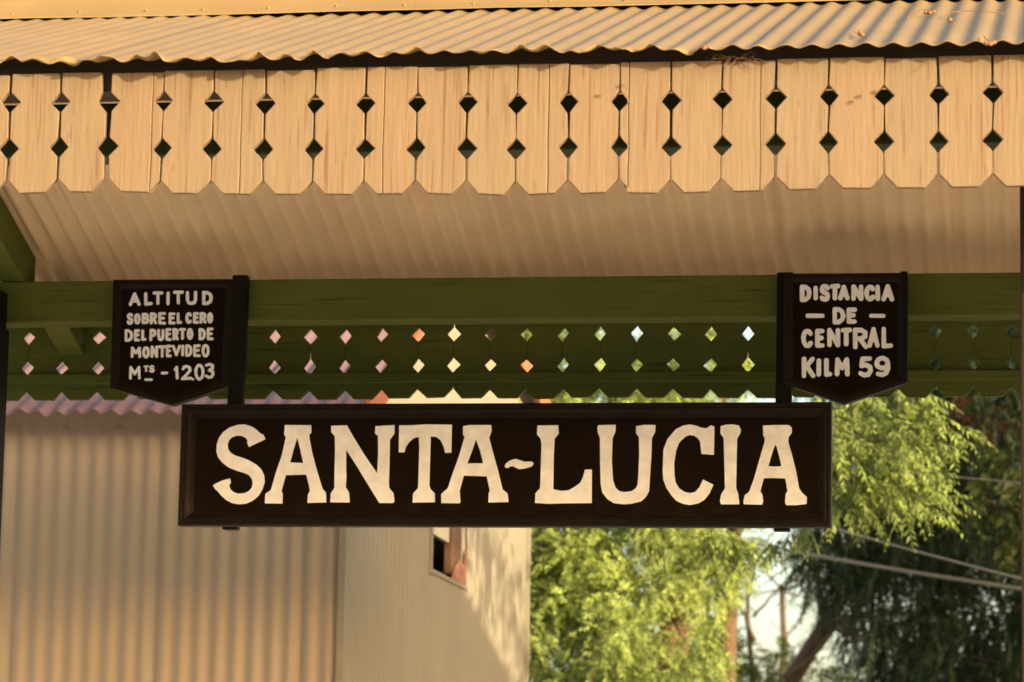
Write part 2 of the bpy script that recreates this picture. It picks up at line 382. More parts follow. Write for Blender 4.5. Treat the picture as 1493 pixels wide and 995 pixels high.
# ------------------------------------------------------------------ lettering
def poly_letters(parent, Y, th):
    SC = 1194 / 180
    def P(x0, pts):
        r = [at(x0 + x / SC, 600 + y / SC, Y) for x, y in pts]; return [(p.x, p.z) for p in r]
    G = [
     (300, [(578,270),(558,225),(525,212),(495,180),(445,148),(380,127),(310,132),(235,155),(170,200),(130,255),(107,320),(103,390),(120,445),(160,495),(215,540),(290,572),(370,595),(420,618),(448,655),(455,700),(445,740),(415,775),(370,793),(315,797),(270,782),(240,755),(228,725),(233,705),(245,690),(235,650),(160,670),(90,703),(70,718),(92,755),(112,768),(150,815),(200,860),(255,888),(320,900),(390,893),(450,868),(510,820),(550,755),(572,680),(565,620),(540,565),(495,520),(430,480),(360,450),(290,430),(240,400),(217,365),(212,320),(225,280),(255,250),(300,235),(345,237),(385,255),(405,280),(402,305),(418,345)], None),
     (300, [(765,133),(1020,135),(1022,205),(1002,225),(1005,270),(1030,400),(1070,555),(1130,750),(1162,785),(1166,882),(985,886),(988,805),(1008,772),(1000,720),(972,612),(775,618),(755,690),(733,775),(745,800),(743,893),(572,890),(577,800),(630,762),(680,590),(735,430),(775,250),(758,225)], [(885,252),(915,370),(943,500),(817,495),(850,370)]),
     (460, [(152,140),(305,136),(360,235),(480,430),(597,600),(607,420),(605,240),(577,215),(580,145),(765,133),(765,215),(720,275),(718,430),(710,700),(715,745),(755,790),(763,870),(752,887),(618,887),(490,680),(400,530),(297,372),(297,560),(300,640),(293,735),(325,785),(331,882),(143,880),(147,795),(182,745),(185,560),(190,400),(188,245),(153,200)], None),
     (570, [(80,137),(210,135),(350,127),(590,130),(585,400),(525,402),(510,340),(480,280),(440,248),(386,243),(380,440),(372,720),(385,755),(425,795),(424,880),(210,883),(215,795),(262,745),(268,600),(275,350),(270,247),(220,260),(175,300),(145,345),(130,398),(76,396)], None),
     (570, [(698,145),(760,133),(970,133),(975,190),(950,255),(985,390),(1030,550),(1080,755),(1128,795),(1138,878),(943,882),(945,795),(957,770),(928,630),(705,622),(665,770),(673,882),(660,890),(487,888),(487,800),(550,745),(600,595),(660,430),(712,250),(697,225)], [(822,270),(862,380),(893,503),(815,503),(738,506),(790,370)]),
     (725, [(72,530),(85,505),(125,475),(180,460),(225,475),(265,488),(330,485),(352,500),(345,525),(320,540),(260,555),(215,560),(185,548),(150,530),(125,535),(100,550),(80,545)], None),
     (725, [(390,138),(590,135),(596,215),(555,265),(547,430),(542,755),(620,770),(690,765),(750,730),(805,690),(832,630),(848,565),(915,563),(915,888),(640,890),(500,895),(365,887),(370,792),(415,745),(420,600),(428,310),(418,265),(384,222)], None),
     (860, [(82,135),(250,131),(248,195),(220,260),(213,480),(225,670),(250,740),(285,772),(330,782),(405,773),(445,745),(463,705),(470,600),(478,420),(475,250),(447,212),(448,145),(520,132),(635,133),(632,200),(600,260),(595,440),(583,610),(573,770),(545,825),(500,870),(400,895),(330,900),(235,890),(170,850),(120,785),(105,700),(100,500),(98,260),(78,210),(73,160)], None),
     (860, [(970,128),(1030,140),(1080,160),(1130,165),(1150,150),(1175,135),(1205,150),(1200,422),(1080,412),(1073,350),(1065,290),(1040,255),(1005,235),(965,230),(925,245),(865,300),(835,380),(815,500),(820,620),(830,690),(865,745),(915,780),(970,792),(1020,780),(1060,735),(1095,660),(1195,710),(1160,790),(1110,855),(1050,890),(970,907),(900,895),(835,865),(790,815),(740,740),(710,660),(705,570),(712,370),(750,270),(830,175),(905,137)], None),
     (1010, [(270,145),(320,130),(380,127),(445,137),(467,180),(460,215),(430,265),(425,480),(420,740),(440,800),(452,890),(445,900),(275,900),(263,870),(275,805),(312,745),(305,480),(300,260),(268,215)], None),
     (1010, [(680,138),(800,133),(930,133),(960,160),(958,210),(928,250),(925,300),(960,420),(1000,580),(1030,745),(1060,790),(1105,830),(1100,897),(1000,908),(905,908),(893,880),(900,800),(917,770),(895,650),(780,645),(688,648),(655,770),(675,810),(681,870),(670,903),(495,900),(490,875),(503,812),(545,780),(590,660),(650,450),(697,290),(695,255),(682,235)], [(798,322),(812,345),(840,450),(858,530),(800,535),(732,530),(770,400)]),
    ]
    mb = MB()
    for x0, o, h in G: mb.prism(P(x0, o), Y - th, Y, [P(x0, h)] if h else [])
    return mb.build('lettering', M['letter'], parent)

# single-stroke hand lettering: every glyph as polylines in a unit box (x right, y down)
def arc(cx, cy, rx, ry, a0, a1, n=9):
    return [(cx + rx * math.cos(R_(a0 + (a1 - a0) * i / n)), cy + ry * math.sin(R_(a0 + (a1 - a0) * i / n))) for i in range(n + 1)]
GL = {
 'A': [[(0,1),(.5,0),(1,1)], [(.22,.66),(.78,.66)]],
 'B': [[(0,0),(0,1)], [(0,0),(.6,.02),(.85,.12),(.85,.35),(.6,.47),(0,.48)], [(.6,.48),(.95,.6),(.97,.82),(.7,.99),(0,1)]],
 'C': [arc(.55,.5,.55,.5,-40,-320,12)],
 'D': [[(0,0),(0,1)], [(0,0),(.5,.02),(.88,.2),(1,.5),(.88,.8),(.5,.98),(0,1)]],
 'E': [[(1,0),(0,0),(0,1),(1,1)], [(0,.49),(.8,.47)]],
 'I': [[(.5,0),(.5,1)]],
 'K': [[(0,0),(0,1)], [(.95,0),(.08,.55)], [(.3,.42),(1,1)]],
 'L': [[(0,0),(0,1),(1,.97)]],
 'M': [[(0,1),(.05,0),(.5,.6),(.95,0),(1,1)]],
 'N': [[(0,1),(0,0),(1,1),(1,0)]],
 'O': [arc(.5,.5,.5,.5,0,360,16)],
 'P': [[(0,1),(0,0),(.6,.02),(.95,.15),(.95,.42),(.6,.56),(0,.57)]],
 'R': [[(0,1),(0,0),(.6,.02),(.93,.14),(.93,.38),(.6,.5),(0,.52)], [(.45,.52),(1,1)]],
 'S': [[(.95,.14),(.75,.02),(.4,0),(.12,.1),(.04,.26),(.2,.42),(.55,.5),(.88,.6),(.98,.78),(.82,.95),(.5,1),(.18,.97),(0,.85)]],
 'T': [[(0,.02),(1,0)], [(.5,0),(.5,1)]],
 'U': [[(0,0),(.02,.65),(.15,.92),(.5,1),(.85,.92),(.98,.65),(1,0)]],
 'V': [[(0,0),(.5,1),(1,0)]],
 '1': [[(0,.22),(.6,0),(.75,1)]],
 '2': [[(.05,.22),(.2,.05),(.5,0),(.85,.1),(.9,.32),(.6,.6),(0,1),(1,.96)]],
 '0': [arc(.5,.5,.5,.5,0,360,16)],
 '3': [[(.05,.08),(.5,0),(.9,.1),(.9,.32),(.45,.46)], [(.45,.46),(.9,.56),(1,.78),(.75,.97),(.35,1),(0,.88)]],
 '5': [[(.9,0),(.2,.03),(.12,.45),(.55,.38),(.92,.5),(.98,.75),(.75,.97),(.35,1),(0,.88)]],
 '9': [arc(.5,.3,.45,.3,20,380,14), [(.95,.3),(.98,.6),(.8,.9),(.5,1),(.15,.97)]],
 '-': [[(0,.5),(1,.5)]],
 '.': [[(.5,.5),(.5,.55)]],
}
def strokes(items, org, sc, Y, wid, parent, name):
    # items: (glyph, x0, y0, x1, y1) in zoomed pixels; stroke centre lines are inset by half the width
    mb = MB(); pxm = (at(600, 500, Y) - at(601, 500, Y)).length
    for (gch, x0, y0, x1, y1, *ww) in items:
        w = (ww[0] if ww else wid); hw = w / 2
        bx0, bx1 = (x0 + hw, x1 - hw) if x1 - x0 > w else ((x0 + x1) / 2,) * 2
        by0, by1 = (y0 + hw, y1 - hw) if y1 - y0 > w else ((y0 + y1) / 2,) * 2
        lift = 0
        for st in GL[gch]:
            pts = [at(org[0] + (bx0 + (bx1 - bx0) * u) / sc, org[1] + (by0 + (by1 - by0) * v) / sc, Y) for u, v in st]
            rad = hw / sc * pxm
            for a, b in zip(pts[:-1], pts[1:]):
                a2 = Vector((a.x + random.uniform(-.0008, .0008), a.z)); b2 = Vector((b.x, b.z + random.uniform(-.0008, .0008)))
                d = (b2 - a2); ang = math.atan2(d.y, d.x)
                ra = rad * random.uniform(.93, 1.07); rb = rad * random.uniform(.93, 1.07)
                poly = [(b2.x + rb * math.cos(ang + R_(t)), b2.y + rb * math.sin(ang + R_(t))) for t in range(-90, 91, 30)]
                poly += [(a2.x + ra * math.cos(ang + R_(t)), a2.y + ra * math.sin(ang + R_(t))) for t in range(90, 271, 30)]
                lift += .00012
                mb.prism(poly, Y - .0012 - lift, Y)
    return mb.build(name, M['letter'], parent)

# ------------------------------------------------------------------ name sign
YS = 12.965
c0, c1 = at(262, 588, YS), at(1212, 769, YS); cA = at(1212, 588, YS); cB = at(262, 766, YS)
sx0, sx1 = (c0.x + cB.x) / 2, (c1.x + cA.x) / 2; sz1 = (c0.z + cA.z) / 2; sz0 = (c1.z + cB.z) / 2
name_sign = empty('station_sign', ((sx0 + sx1) / 2, YS, sz0), 'long black framed signboard reading SANTA-LUCIA in big cream letters, hung from the green beam', 'sign')
def rect_frame(x0, x1, z0, z1, prof):
    vs = []; fs = []; n = len(prof)
    for ins, y in prof:
        vs += [(x0 + ins, y, z0 + ins), (x1 - ins, y, z0 + ins), (x1 - ins, y, z1 - ins), (x0 + ins, y, z1 - ins)]
    for i in range(n - 1):
        for j in range(4):
            q = (j + 1) % 4
            fs.append((i * 4 + j, i * 4 + q, (i + 1) * 4 + q, (i + 1) * 4 + j))
    return MB().add(vs, fs)
rect_frame(sx0, sx1, sz0, sz1, [(0, YS + .06), (0, YS + .002), (.004, YS), (.012, YS), (.016, YS + .004), (.020, YS + .004), (.024, YS + .001), (.032, YS + .003), (.040, YS + .010), (.048, YS + .019), (.052, YS + .0195), (.056, YS + .024)]).build('frame', M['frame'], name_sign)
MB().box(sx0 + .002, sx1 - .002, YS + .0235, YS + .058, sz0 + .002, sz1 - .002).build('panel', M['black'], name_sign)
poly_letters(name_sign, YS + .0225, .0018)
for (xt, xb, yt, zb) in ((351, 336, 402, 773), (1145, 1140, 398, 775)):
    a, b_ = at(xt, yt, 13.04), at(xb, zb, 13.04); w = .031
    mb = MB().add([(a.x - w, 13.026, a.z), (a.x + w, 13.026, a.z), (a.x + w, 13.072, a.z), (a.x - w, 13.072, a.z), (b_.x - w, 13.026, b_.z), (b_.x + w, 13.026, b_.z), (b_.x + w, 13.072, b_.z), (b_.x - w, 13.072, b_.z)],
                  [(3,2,1,0),(4,5,6,7),(0,1,5,4),(1,2,6,5),(2,3,7,6),(3,0,4,7)])
    bevel(mb.build('hanger_bar', M['iron'], name_sign), .004)

# ------------------------------------------------------------------ pentagon signs
def pent_sign(label, corners, Y, crack=None):
    pts = [at(x, y, Y) for x, y in corners]       # top left, top right, right, apex, left
    P = [(p.x, p.z) for p in pts]
    cx = sum(p[0] for p in P) / 5; cz = sum(p[1] for p in P) / 5
    root = empty('info_sign', (P[3][0], Y, P[3][1]), label, 'sign')
    def inset(k):
        r = []
        n = 5
        for i in range(n):
            a, b, c = Vector(P[i - 1]), Vector(P[i]), Vector(P[(i + 1) % n])
            d1 = (b - a).normalized(); d2 = (c - b).normalized()
            n1 = Vector((d1.y, -d1.x)); n2 = Vector((d2.y, -d2.x))
            if n1.dot(Vector((cx, cz)) - b) < 0: n1 = -n1; n2 = -n2
            bis = (n1 + n2).normalized()
            r.append(tuple(b + bis * (k / max(.3, bis.dot(n1)))))
        return r
    vs = []; fs = []; prof = [(0, Y + .05), (0, Y + .003), (.004, Y), (.018, Y), (.022, Y + .004), (.030, Y + .010), (.036, Y + .013)]
    for k, y in prof: vs += [(x, y, z) for x, z in inset(k)]
    for i in range(len(prof) - 1):
        for j in range(5): fs.append((i * 5 + j, i * 5 + (j + 1) % 5, (i + 1) * 5 + (j + 1) % 5, (i + 1) * 5 + j))
    MB().add(vs, fs).build('frame', M['frame'], root)
    I = inset(.002)
    if crack is None:
        MB().prism(I, Y + .0125, Y + .048).build('panel', M['black'], root)
    else:
        zc = crack
        tl, tr, r_, ap, l_ = I
        MB().prism([tl, tr, (r_[0], zc + .0012), (l_[0], zc + .0012)], Y + .0125, Y + .048).prism([(l_[0], zc - .0012), (r_[0], zc - .0012), r_, ap, l_], Y + .0130, Y + .048).build('panel', M['black'], root)
    return root
YP = 13.02
s1 = pent_sign('black pentagonal sign lettered ALTITUD SOBRE EL CERO, left of the hanging nameboard', [(165, 408), (341, 407), (334, 563), (250, 591), (160, 566)], YP)
L1 = [('A',178,175,262,268),('L',285,172,345,265),('T',343,165,418,260),('I',438,168,462,262),('T',483,160,560,258),('U',572,163,652,262),('D',685,163,760,262)]
L2 = [('S',165,315,212,398),('O',215,318,262,395),('B',268,315,322,392),('R',325,312,375,395),('E',383,310,436,395),('E',453,312,502,394),('L',510,312,548,392),('C',570,310,615,392),('E',622,310,665,390),('R',668,310,717,390),('O',720,312,762,388)]
L3 = [('D',150,428,210,515),('E',215,428,258,512),('L',265,428,302,508),('P',322,424,372,510),('U',375,425,425,510),('E',432,420,475,508),('R',480,420,525,505),('T',525,418,575,502),('O',580,420,625,502),('D',660,420,712,505),('E',718,416,765,504)]
L4 = [('M',192,548,265,626),('O',272,545,325,630),('N',330,540,382,626),('T',380,538,440,625),('E',435,535,475,622),('V',475,535,540,615),('I',540,535,562,615),('D',568,533,620,618),('E',624,532,676,620),('O',682,530,738,622)]
L5 = [('M',180,682,262,776),('T',280,678,318,724,14),('S',320,676,358,728,14),('-',287,766,345,786,17),('-',400,720,452,742,20),('1',490,680,528,774,20),('2',540,674,618,780,20),('.',612,765,630,783,17),('0',632,666,702,782,20),('3',703,660,772,770,20)]
for Ln, w in ((L1, 23), (L2, 20), (L3, 20), (L4, 20), (L5, 19)):
    strokes(Ln, (150, 390), 1042 / 220, YP + .0125, w, s1, 'lettering')
YQ = 12.97
s2 = pent_sign('black pentagonal sign lettered DISTANCIA DE CENTRAL KILM 59, right of the hanging nameboard', [(1143, 399), (1322, 398), (1322, 558), (1230, 589), (1142, 559)], YQ, at(1230, 390 + 498 / 4.736, YQ).z)
K1 = [('D',220,120,300,240),('I',310,128,346,230),('S',355,115,427,238),('T',425,115,497,230),('A',483,122,562,228),('N',575,120,657,232),('C',664,120,740,236),('I',740,120,774,232),('A',782,118,870,236)]
K2 = [('-',258,318,390,352,30),('D',445,275,533,395),('E',543,278,612,390),('-',697,318,810,352,28)]
K3 = [('C',228,425,310,558),('E',325,425,390,556),('N',408,418,497,552),('T',500,418,578,545),('R',585,418,690,566),('A',686,412,770,556),('L',783,410,862,560)]
K4 = [('K',232,618,326,766),('I',330,630,368,755),('L',387,628,442,755),('M',460,622,562,752),('5',622,615,724,760),('9',730,613,846,757)]
for Ln in (K1, K2, K3, K4): strokes(Ln, (1120, 390), 4.736, YQ + .0122, 31, s2, 'lettering')
bevel(MB().box(at(1313, 400, YQ).x, at(1323, 400, YQ).x, YQ - .006, YQ + .055, at(1318, 557, YQ).z, at(1318, 396, YQ).z).build('side_batten', M['iron'], s2), .003)

# ------------------------------------------------------------------ corrugated shed behind
XS = at(500, 770, 15.0).x
YF = 15.0; YK = atX(765, 900, XS).y
ZEV = 3.685; XSL = -9.5; WP = .0845
shed = empty('corrugated_shed', (XS, YF, 0), 'cream corrugated iron shed with faded red gable roof behind the canopy', 'shed')
YG = 17.7; ZG = ZEV + (YG - 14.86) * .44; YBK = YK + .12; ZBK = ZG - (YBK - YG) * .15
roofz = lambda y: ZEV + (y - 14.86) * .44 if y < YG else ZG - (y - YG) * .15
# front wall: ribs upright
def upright(x0, x1, Y, z0, z1, pitch, amp, name, m, seed):
    n = int((x1 - x0) / pitch * 8) + 1; rng = np.random.default_rng(seed)
    xs = np.linspace(x0, x1, n); rib = np.cos(2 * np.pi * (xs - x0) / pitch) * amp * (1 + .12 * np.sin(xs * 3.1))
    lap = ((xs - x0) % (pitch * 8)) < pitch * .55; rib = rib - lap * .006
    rows = 8; vs = []; fs = []
    for r in range(rows + 1):
        wob = smooth_noise(xs, rng, .6, .0015)
        for i in range(n): vs.append((xs[i], Y - rib[i] + wob[i], z0 + (z1 - z0) * r / rows))
    for r in range(rows):
        for i in range(n - 1): fs.append((r * n + i, r * n + i + 1, (r + 1) * n + i + 1, (r + 1) * n + i))
    return MB().add(vs, fs).build(name, m, shed, True, False)
upright(XSL, XS, YF, 0, ZEV + .03, WP, .0058, 'front_wall', M['wall'], 3)
# side wall facing right, with the window opening
wl = atX(627, 832, XS).y; wr = wl + 1.10
zb_ = (atX(627, 832, XS).z + atX(684, 855, XS).z) / 2; zt_ = zb_ + .78
ys = np.arange(YF, YK + .001, .11 / 6); rib = np.cos(2 * np.pi * (ys - YF) / .11) * .006
mb = MB()
def col_strip(i, z0a, z1a, z0b, z1b):
    n = 6
    vs = []
    for q in range(n + 1):
        vs.append((XS + rib[i], ys[i], z0a + (z1a - z0a) * q / n)); vs.append((XS + rib[i + 1], ys[i + 1], z0b + (z1b - z0b) * q / n))
    mb.add(vs, [(2 * q, 2 * q + 1, 2 * q + 3, 2 * q + 2) for q in range(n)])
for i in range(len(ys) - 1):
    ta, tb = roofz(ys[i]) - .012, roofz(ys[i + 1]) - .012
    if wl <= ys[i] and ys[i + 1] <= wr:
        col_strip(i, 0, zb_, 0, zb_); col_strip(i, zt_, ta, zt_, tb)
    else: col_strip(i, 0, ta, 0, tb)
sw = mb.build('side_wall', M['sidewall'], shed, False, False)
# corner flashing, end post, back and far walls, roof
MB().box(XS - .012, XS + .020, YF - .022, YF + .030, 0, ZEV).build('corner_flashing', M['sidewall'], shed)
MB().box(XS - .06, XS + .022, YK, YK + .06, 0, roofz(YK) - .03).build('corner_post', M['sidewall'], shed)
MB().box(XSL, XS - .06, YK, YK + .03, 0, ZBK - .05).box(XSL, XSL + .03, YF + .02, YK, 0, ZEV).build('back_wall', M['wall'], shed)
mb = MB().box(XSL + .1, XS - .75, YF + .2, YK - .1, 0.01, ZEV - .1); mb.build('interior_shade_block', M['inside'], shed)  # dark block in place of the unlit space behind the window
def jag_shed(V, xs, rng):
    V[0, :, 2] += smooth_noise(xs, rng, .09, .006); V[0, :, 1] += smooth_noise(xs, rng, .12, .015)
rf = corrugated(XSL, XS + .10, lambda v: (14.80 + (YG - 14.80) * v, ZEV - .02 + (YG - 14.80) * v * .44), 16, .088, .012, 8, jag_shed, 21)
o = link('roof', rf, M['redroof'], shed, True); sm = o.modifiers.new('thickness', 'SOLIDIFY'); sm.thickness = .002
rf = corrugated(XSL, XS + .10, lambda v: (YG + (YBK + .1 - YG) * v, ZG - (YBK + .1 - YG) * v * .15), 8, .088, .012, 6, None, 22)
o = link('roof', rf, M['redroof'], shed, True); sm = o.modifiers.new('thickness', 'SOLIDIFY'); sm.thickness = .002
xa, xb_ = XS + .085, XS + .115
mb = MB()
for (ya, yb) in ((14.82, YG), (YG, YBK + .05)):
    za, zb2 = roofz(ya) - .012, roofz(yb - .001) - .012
    mb.add([(xa, ya, za - .115), (xb_, ya, za - .115), (xb_, yb, zb2 - .115), (xa, yb, zb2 - .115), (xa, ya, za), (xb_, ya, za), (xb_, yb, zb2), (xa, yb, zb2)], [(3,2,1,0),(4,5,6,7),(0,1,5,4),(1,2,6,5),(2,3,7,6),(3,0,4,7)])
bevel(mb.build('bargeboard', M['barge'], shed), .004)
# screws of the front wall under the eave
for i in range(0, 24, 3):
    x = XS - .045 - i * WP
    if x < XSL: break
    b = MB().tube([(x, YF - .021, ZEV - .07), (x, YF - .010, ZEV - .07)], .007, 6)
    b.build('wall_screw', M['wall'], shed)
# window: pale jamb, sill, plank and post, rusty tin in the corner
win = MB().box(XS - .05, XS + .014, wl - .045, wl, zb_ - .03, zt_ + .05).box(XS - .05, XS + .014, wl, wr, zt_, zt_ + .05).box(XS - .07, XS + .010, wl, wr, zb_ - .022, zb_).build('window', M['sidewall'], shed)
bevel(MB().box(XS - .05, XS - .008, wl + .66, wl + .96, zb_ + .03, zt_ - .002).build('window_post', M['timber'], win), .004)
MB().box(XS - .06, XS - .010, wl + .965, wr - .002, zb_ + .002, zt_ - .002).build('jamb', M['sidewall'], win)
bevel(MB().box(XS - .045, XS - .012, wl + .005, wl + .60, zb_ + .19, zb_ + .33).build('plank', M['sidewall'], win), .003)
pts = [(wl + .62, zb_ + .004), (wr - .004, zb_ + .004), (wr - .004, zb_ + .24), (wr - .03, zb_ + .16), (wr - .06, zb_ + .20), (wr - .10, zb_ + .11), (wl + .86, zb_ + .13), (wl + .78, zb_ + .10), (wl + .70, zb_ + .06)]
mb = MB(); mb.prism(pts, 0, .004); mb.v = [(XS + .001 - y, x, z) for x, y, z in mb.v]
mb.build('rusty_sheet', M['rust'], win)

# ------------------------------------------------------------------ trees
def leaf_mesh(P, D, L, n, ll, lw, droop, seed, hang=.35, spread=1.0, tipleaf=True, rach=.0022):
    rng = np.random.default_rng(seed); N = len(P)
    P = np.asarray(P, float); D = np.asarray(D, float); D /= np.linalg.norm(D, axis=1, keepdims=True)
    L = np.broadcast_to(np.asarray(L, float), (N,))
    up = rng.normal(0, .45, (N, 3)) + np.array([0, 0, 1.])
    side = np.cross(D, up); side /= np.linalg.norm(side, axis=1, keepdims=True) + 1e-9
    nrm = np.cross(side, D)
    s = (np.arange(n) + 1.0) / n
    V = []
    dz = np.array([0, 0, -1.])
    for k in range(n):
        base = P + D * (L * s[k])[:, None] + dz * (droop * L * s[k] ** 2)[:, None]
        loc = D + dz * (2 * droop * s[k]); loc /= np.linalg.norm(loc, axis=1, keepdims=True)
        size = math.sin(math.pi * (.18 + .72 * s[k])) ** .7
        for sg in (-1, 1):
            a = rng.normal(0, .25, (N, 1))
            d = side * sg * spread + loc * (.75 + a) + dz * (hang + rng.normal(0, .18, (N, 1))) + nrm * rng.normal(0, .22, (N, 1))
            d /= np.linalg.norm(d, axis=1, keepdims=True)
            w = np.cross(d, nrm + rng.normal(0, .45, (N, 3))); w /= np.linalg.norm(w, axis=1, keepdims=True) + 1e-9
            l = ll * size * rng.uniform(.75, 1.2, (N, 1)); ww = lw * size * rng.uniform(.8, 1.2, (N, 1)) * .5
            b0 = base + d * (l * .05)
            V.append(np.stack([b0, b0 + d * l * .42 + w * ww, b0 + d * l + dz * l * .12, b0 + d * l * .42 - w * ww], 1))
    if rach:
        for k in range(3):
            a0, a1 = k / 3, (k + 1) / 3
            q0 = P + D * (L * a0)[:, None] + dz * (droop * L * a0 ** 2)[:, None]; q1 = P + D * (L * a1)[:, None] + dz * (droop * L * a1 ** 2)[:, None]
            V.append(np.stack([q0 - side * rach, q0 + side * rach, q1 + side * rach * .8, q1 - side * rach * .8], 1))
    return np.concatenate(V, 0)
def quads_obj(name, chunks, m, parent):
    V = np.concatenate(chunks, 0); n = len(V)
    me = bpy.data.meshes.new(name); me.vertices.add(n * 4); me.vertices.foreach_set('co', V.reshape(-1).astype(np.float32))
    me.loops.add(n * 4); me.loops.foreach_set('vertex_index', np.arange(n * 4, dtype=np.int32))
    me.polygons.add(n); me.polygons.foreach_set('loop_start', np.arange(0, n * 4, 4, dtype=np.int32)); me.polygons.foreach_set('loop_total', np.full(n, 4, np.int32))
    me.update(calc_edges=True)
    return link(name, me, m, parent)
def bent(a, b, n=6, wob=.15, seed=0):
    r = random.Random(seed); a = Vector(a); b = Vector(b); l = (b - a).length
    pts = []
    for i in range(n + 1):
        t = i / n; p = a.lerp(b, t); k = wob * l * math.sin(math.pi * t) * .5
        pts.append(p + Vector((r.uniform(-k, k), r.uniform(-k, k), r.uniform(-k, k))))
    return pts
def clumps_to_fronds(C, per, rad, seed, down=.25, bias=(0, 0, 0)):
    rng = np.random.default_rng(seed); C = np.asarray(C, float)
    c = np.repeat(C, per, 0); d = rng.normal(0, 1, c.shape); d /= np.linalg.norm(d, axis=1, keepdims=True)
    p = c + d * rad * rng.uniform(.1, 1, (len(c), 1)) * np.array([1, 1, .75])
    dd = d * .9 + rng.normal(0, .5, c.shape) + np.array([bias[0], bias[1], bias[2] - down])
    return p, dd
def tree(name, label, cat, base, trunk, limbs, leaves, bark, group=None):
    root = empty(name, base, label, cat, group)
    mb = MB()
    for pts, r0, r1 in trunk:
        n = len(pts); mb.tube(pts, [r0 + (r1 - r0) * i / (n - 1) for i in range(n)], 9)
    for pts, r0, r1 in limbs:
        n = len(pts); mb.tube(pts, [r0 + (r1 - r0) * i / (n - 1) for i in range(n)], 6)
    mb.build('trunk', M[bark], root, True)
    for nm, ch, m in leaves: quads_obj(nm, ch, M[m], root)
    return root
rng = np.random.default_rng(11)
def rect_clumps(n, x0, x1, y0, y1, Y0, Y1, seed, ok=lambda x, y: True):
    r = random.Random(seed); out = []
    while len(out) < n:
        x, y = r.uniform(x0, x1), r.uniform(y0, y1)
        if ok(x, y): out.append(tuple(at(x, y, r.uniform(Y0, Y1))))
    return out
def limbs_for(C, joints, every, seed, r0=.02, r1=.004):
    r = random.Random(seed); out = []
    for i, c in enumerate(C):
        if i % every: continue
        j = min(joints, key=lambda q: (Vector(q) - Vector(c)).length + r.uniform(0, .4))
        out.append((bent(j, c, 5, .12, seed + i), r0, r1))
    return out

# sunlit lime tree behind the shed's corner
def okA(x, y):
    if y > 900 and x > 1045: return False
    return x < (1082 if y < 835 else 1048) - 14 * math.sin(y * .03)
C = rect_clumps(185, 690, 1075, 450, 1060, 22.8, 26.3, 31, okA) + rect_clumps(26, 770, 900, 770, 880, 23.2, 24.6, 35) + rect_clumps(14, 770, 900, 940, 1020, 23.2, 24.8, 36)
p, d = clumps_to_fronds(C, 40, .20, 32, .35, (.1, -.35, 0))
q1 = leaf_mesh(p, d, rng.uniform(.14, .25, len(p)), 9, .046, .019, .28, 33)
base = at(960, 1000, 24.8); base.z = 0
T0 = at(985, 900, 24.9); T1 = at(1030, 760, 25.1); T2 = at(900, 640, 25.1); T3 = at(830, 800, 24.7)
tr = [(bent(base, T0, 8, .03, 1), .16, .11)]
lb = [(bent(T0, T1, 6, .1, 2), .09, .05), (bent(T0, T3, 6, .1, 3), .07, .03), (bent(T1, T2, 6, .1, 4), .06, .02), (bent(T1, at(1060, 560, 25.2), 6, .1, 5), .05, .02)] + limbs_for(C, [T0, T1, T2, T3, at(870, 880, 25), at(1000, 830, 25.2), at(960, 700, 25.3)], 4, 60, .010, .003)
tree('leafy_tree', 'sunlit lime-green feathery tree beside the shed corner, below the nameboard', 'tree', base, tr, lb, [('crown', [q1], 'leaf_sun')], 'bark')

# dark drooping conifer at the right
def okB(x, y):
    if (x - 1402) ** 2 / 500 + (y - 905) ** 2 / 1400 < 1: return False
    if x < 1190 + max(0, y - 800) * .55 + 12 * math.sin(y * .06): return False
    if 1190 < x < 1330 and y > 900 and (x + y) % 60 < 34: return False
    return True
C = rect_clumps(310, 1165, 1640, 430, 1010, 28.5, 32.5, 41, okB)
p, d = clumps_to_fronds(C, 26, .29, 42, 1.15, (-.25, -.1, 0))
q1 = leaf_mesh(p, d, rng.uniform(.26, .48, len(p)), 14, .062, .016, .30, 43, .5, .6)
Cd = [tuple(at(1400, 610, 28.6)), tuple(at(1425, 600, 28.7)), tuple(at(1380, 630, 28.8)), tuple(at(1445, 622, 28.6))]
p, d = clumps_to_fronds(Cd, 12, .12, 44, .3, (.5, 0, 0)); q2 = leaf_mesh(p, d, .26, 12, .05, .010, .2, 45)
tb = at(1135, 1010, 30.5); tb.z = 0
t1, t2, t3 = at(1150, 995, 30.5), at(1205, 910, 30.6), at(1265, 800, 30.7)
tr = [(bent(tb, t1, 6, .02, 7) , .10, .085), (bent(t1, t2, 5, .04, 8), .085, .07), (bent(t2, t3, 5, .05, 9), .07, .05), (bent(t3, at(1390, 560, 31), 7, .05, 10), .05, .03), (bent(t2, at(1180, 780, 30.7), 6, .08, 12), .05, .02)]
lb = [(bent(at(1407, 800, 30), at(1412, 600, 30), 6, .1, 13), .03, .02), (bent(at(1150, 985, 30.4), at(1290, 850, 30), 7, .08, 14), .022, .01), (bent(t1, at(1320, 790, 30), 6, .08, 15), .02, .01)] + limbs_for(C, [t2, t3, at(1330, 680, 30.8), at(1390, 560, 31)], 3, 80, .018)
tree('conifer_tree', 'dark drooping conifer with leaning brown trunk at the right edge', 'tree', tb, tr, lb, [('crown', [q1], 'leaf_dark'), ('dead_foliage', [q2], 'leaf_dead')], 'bark')

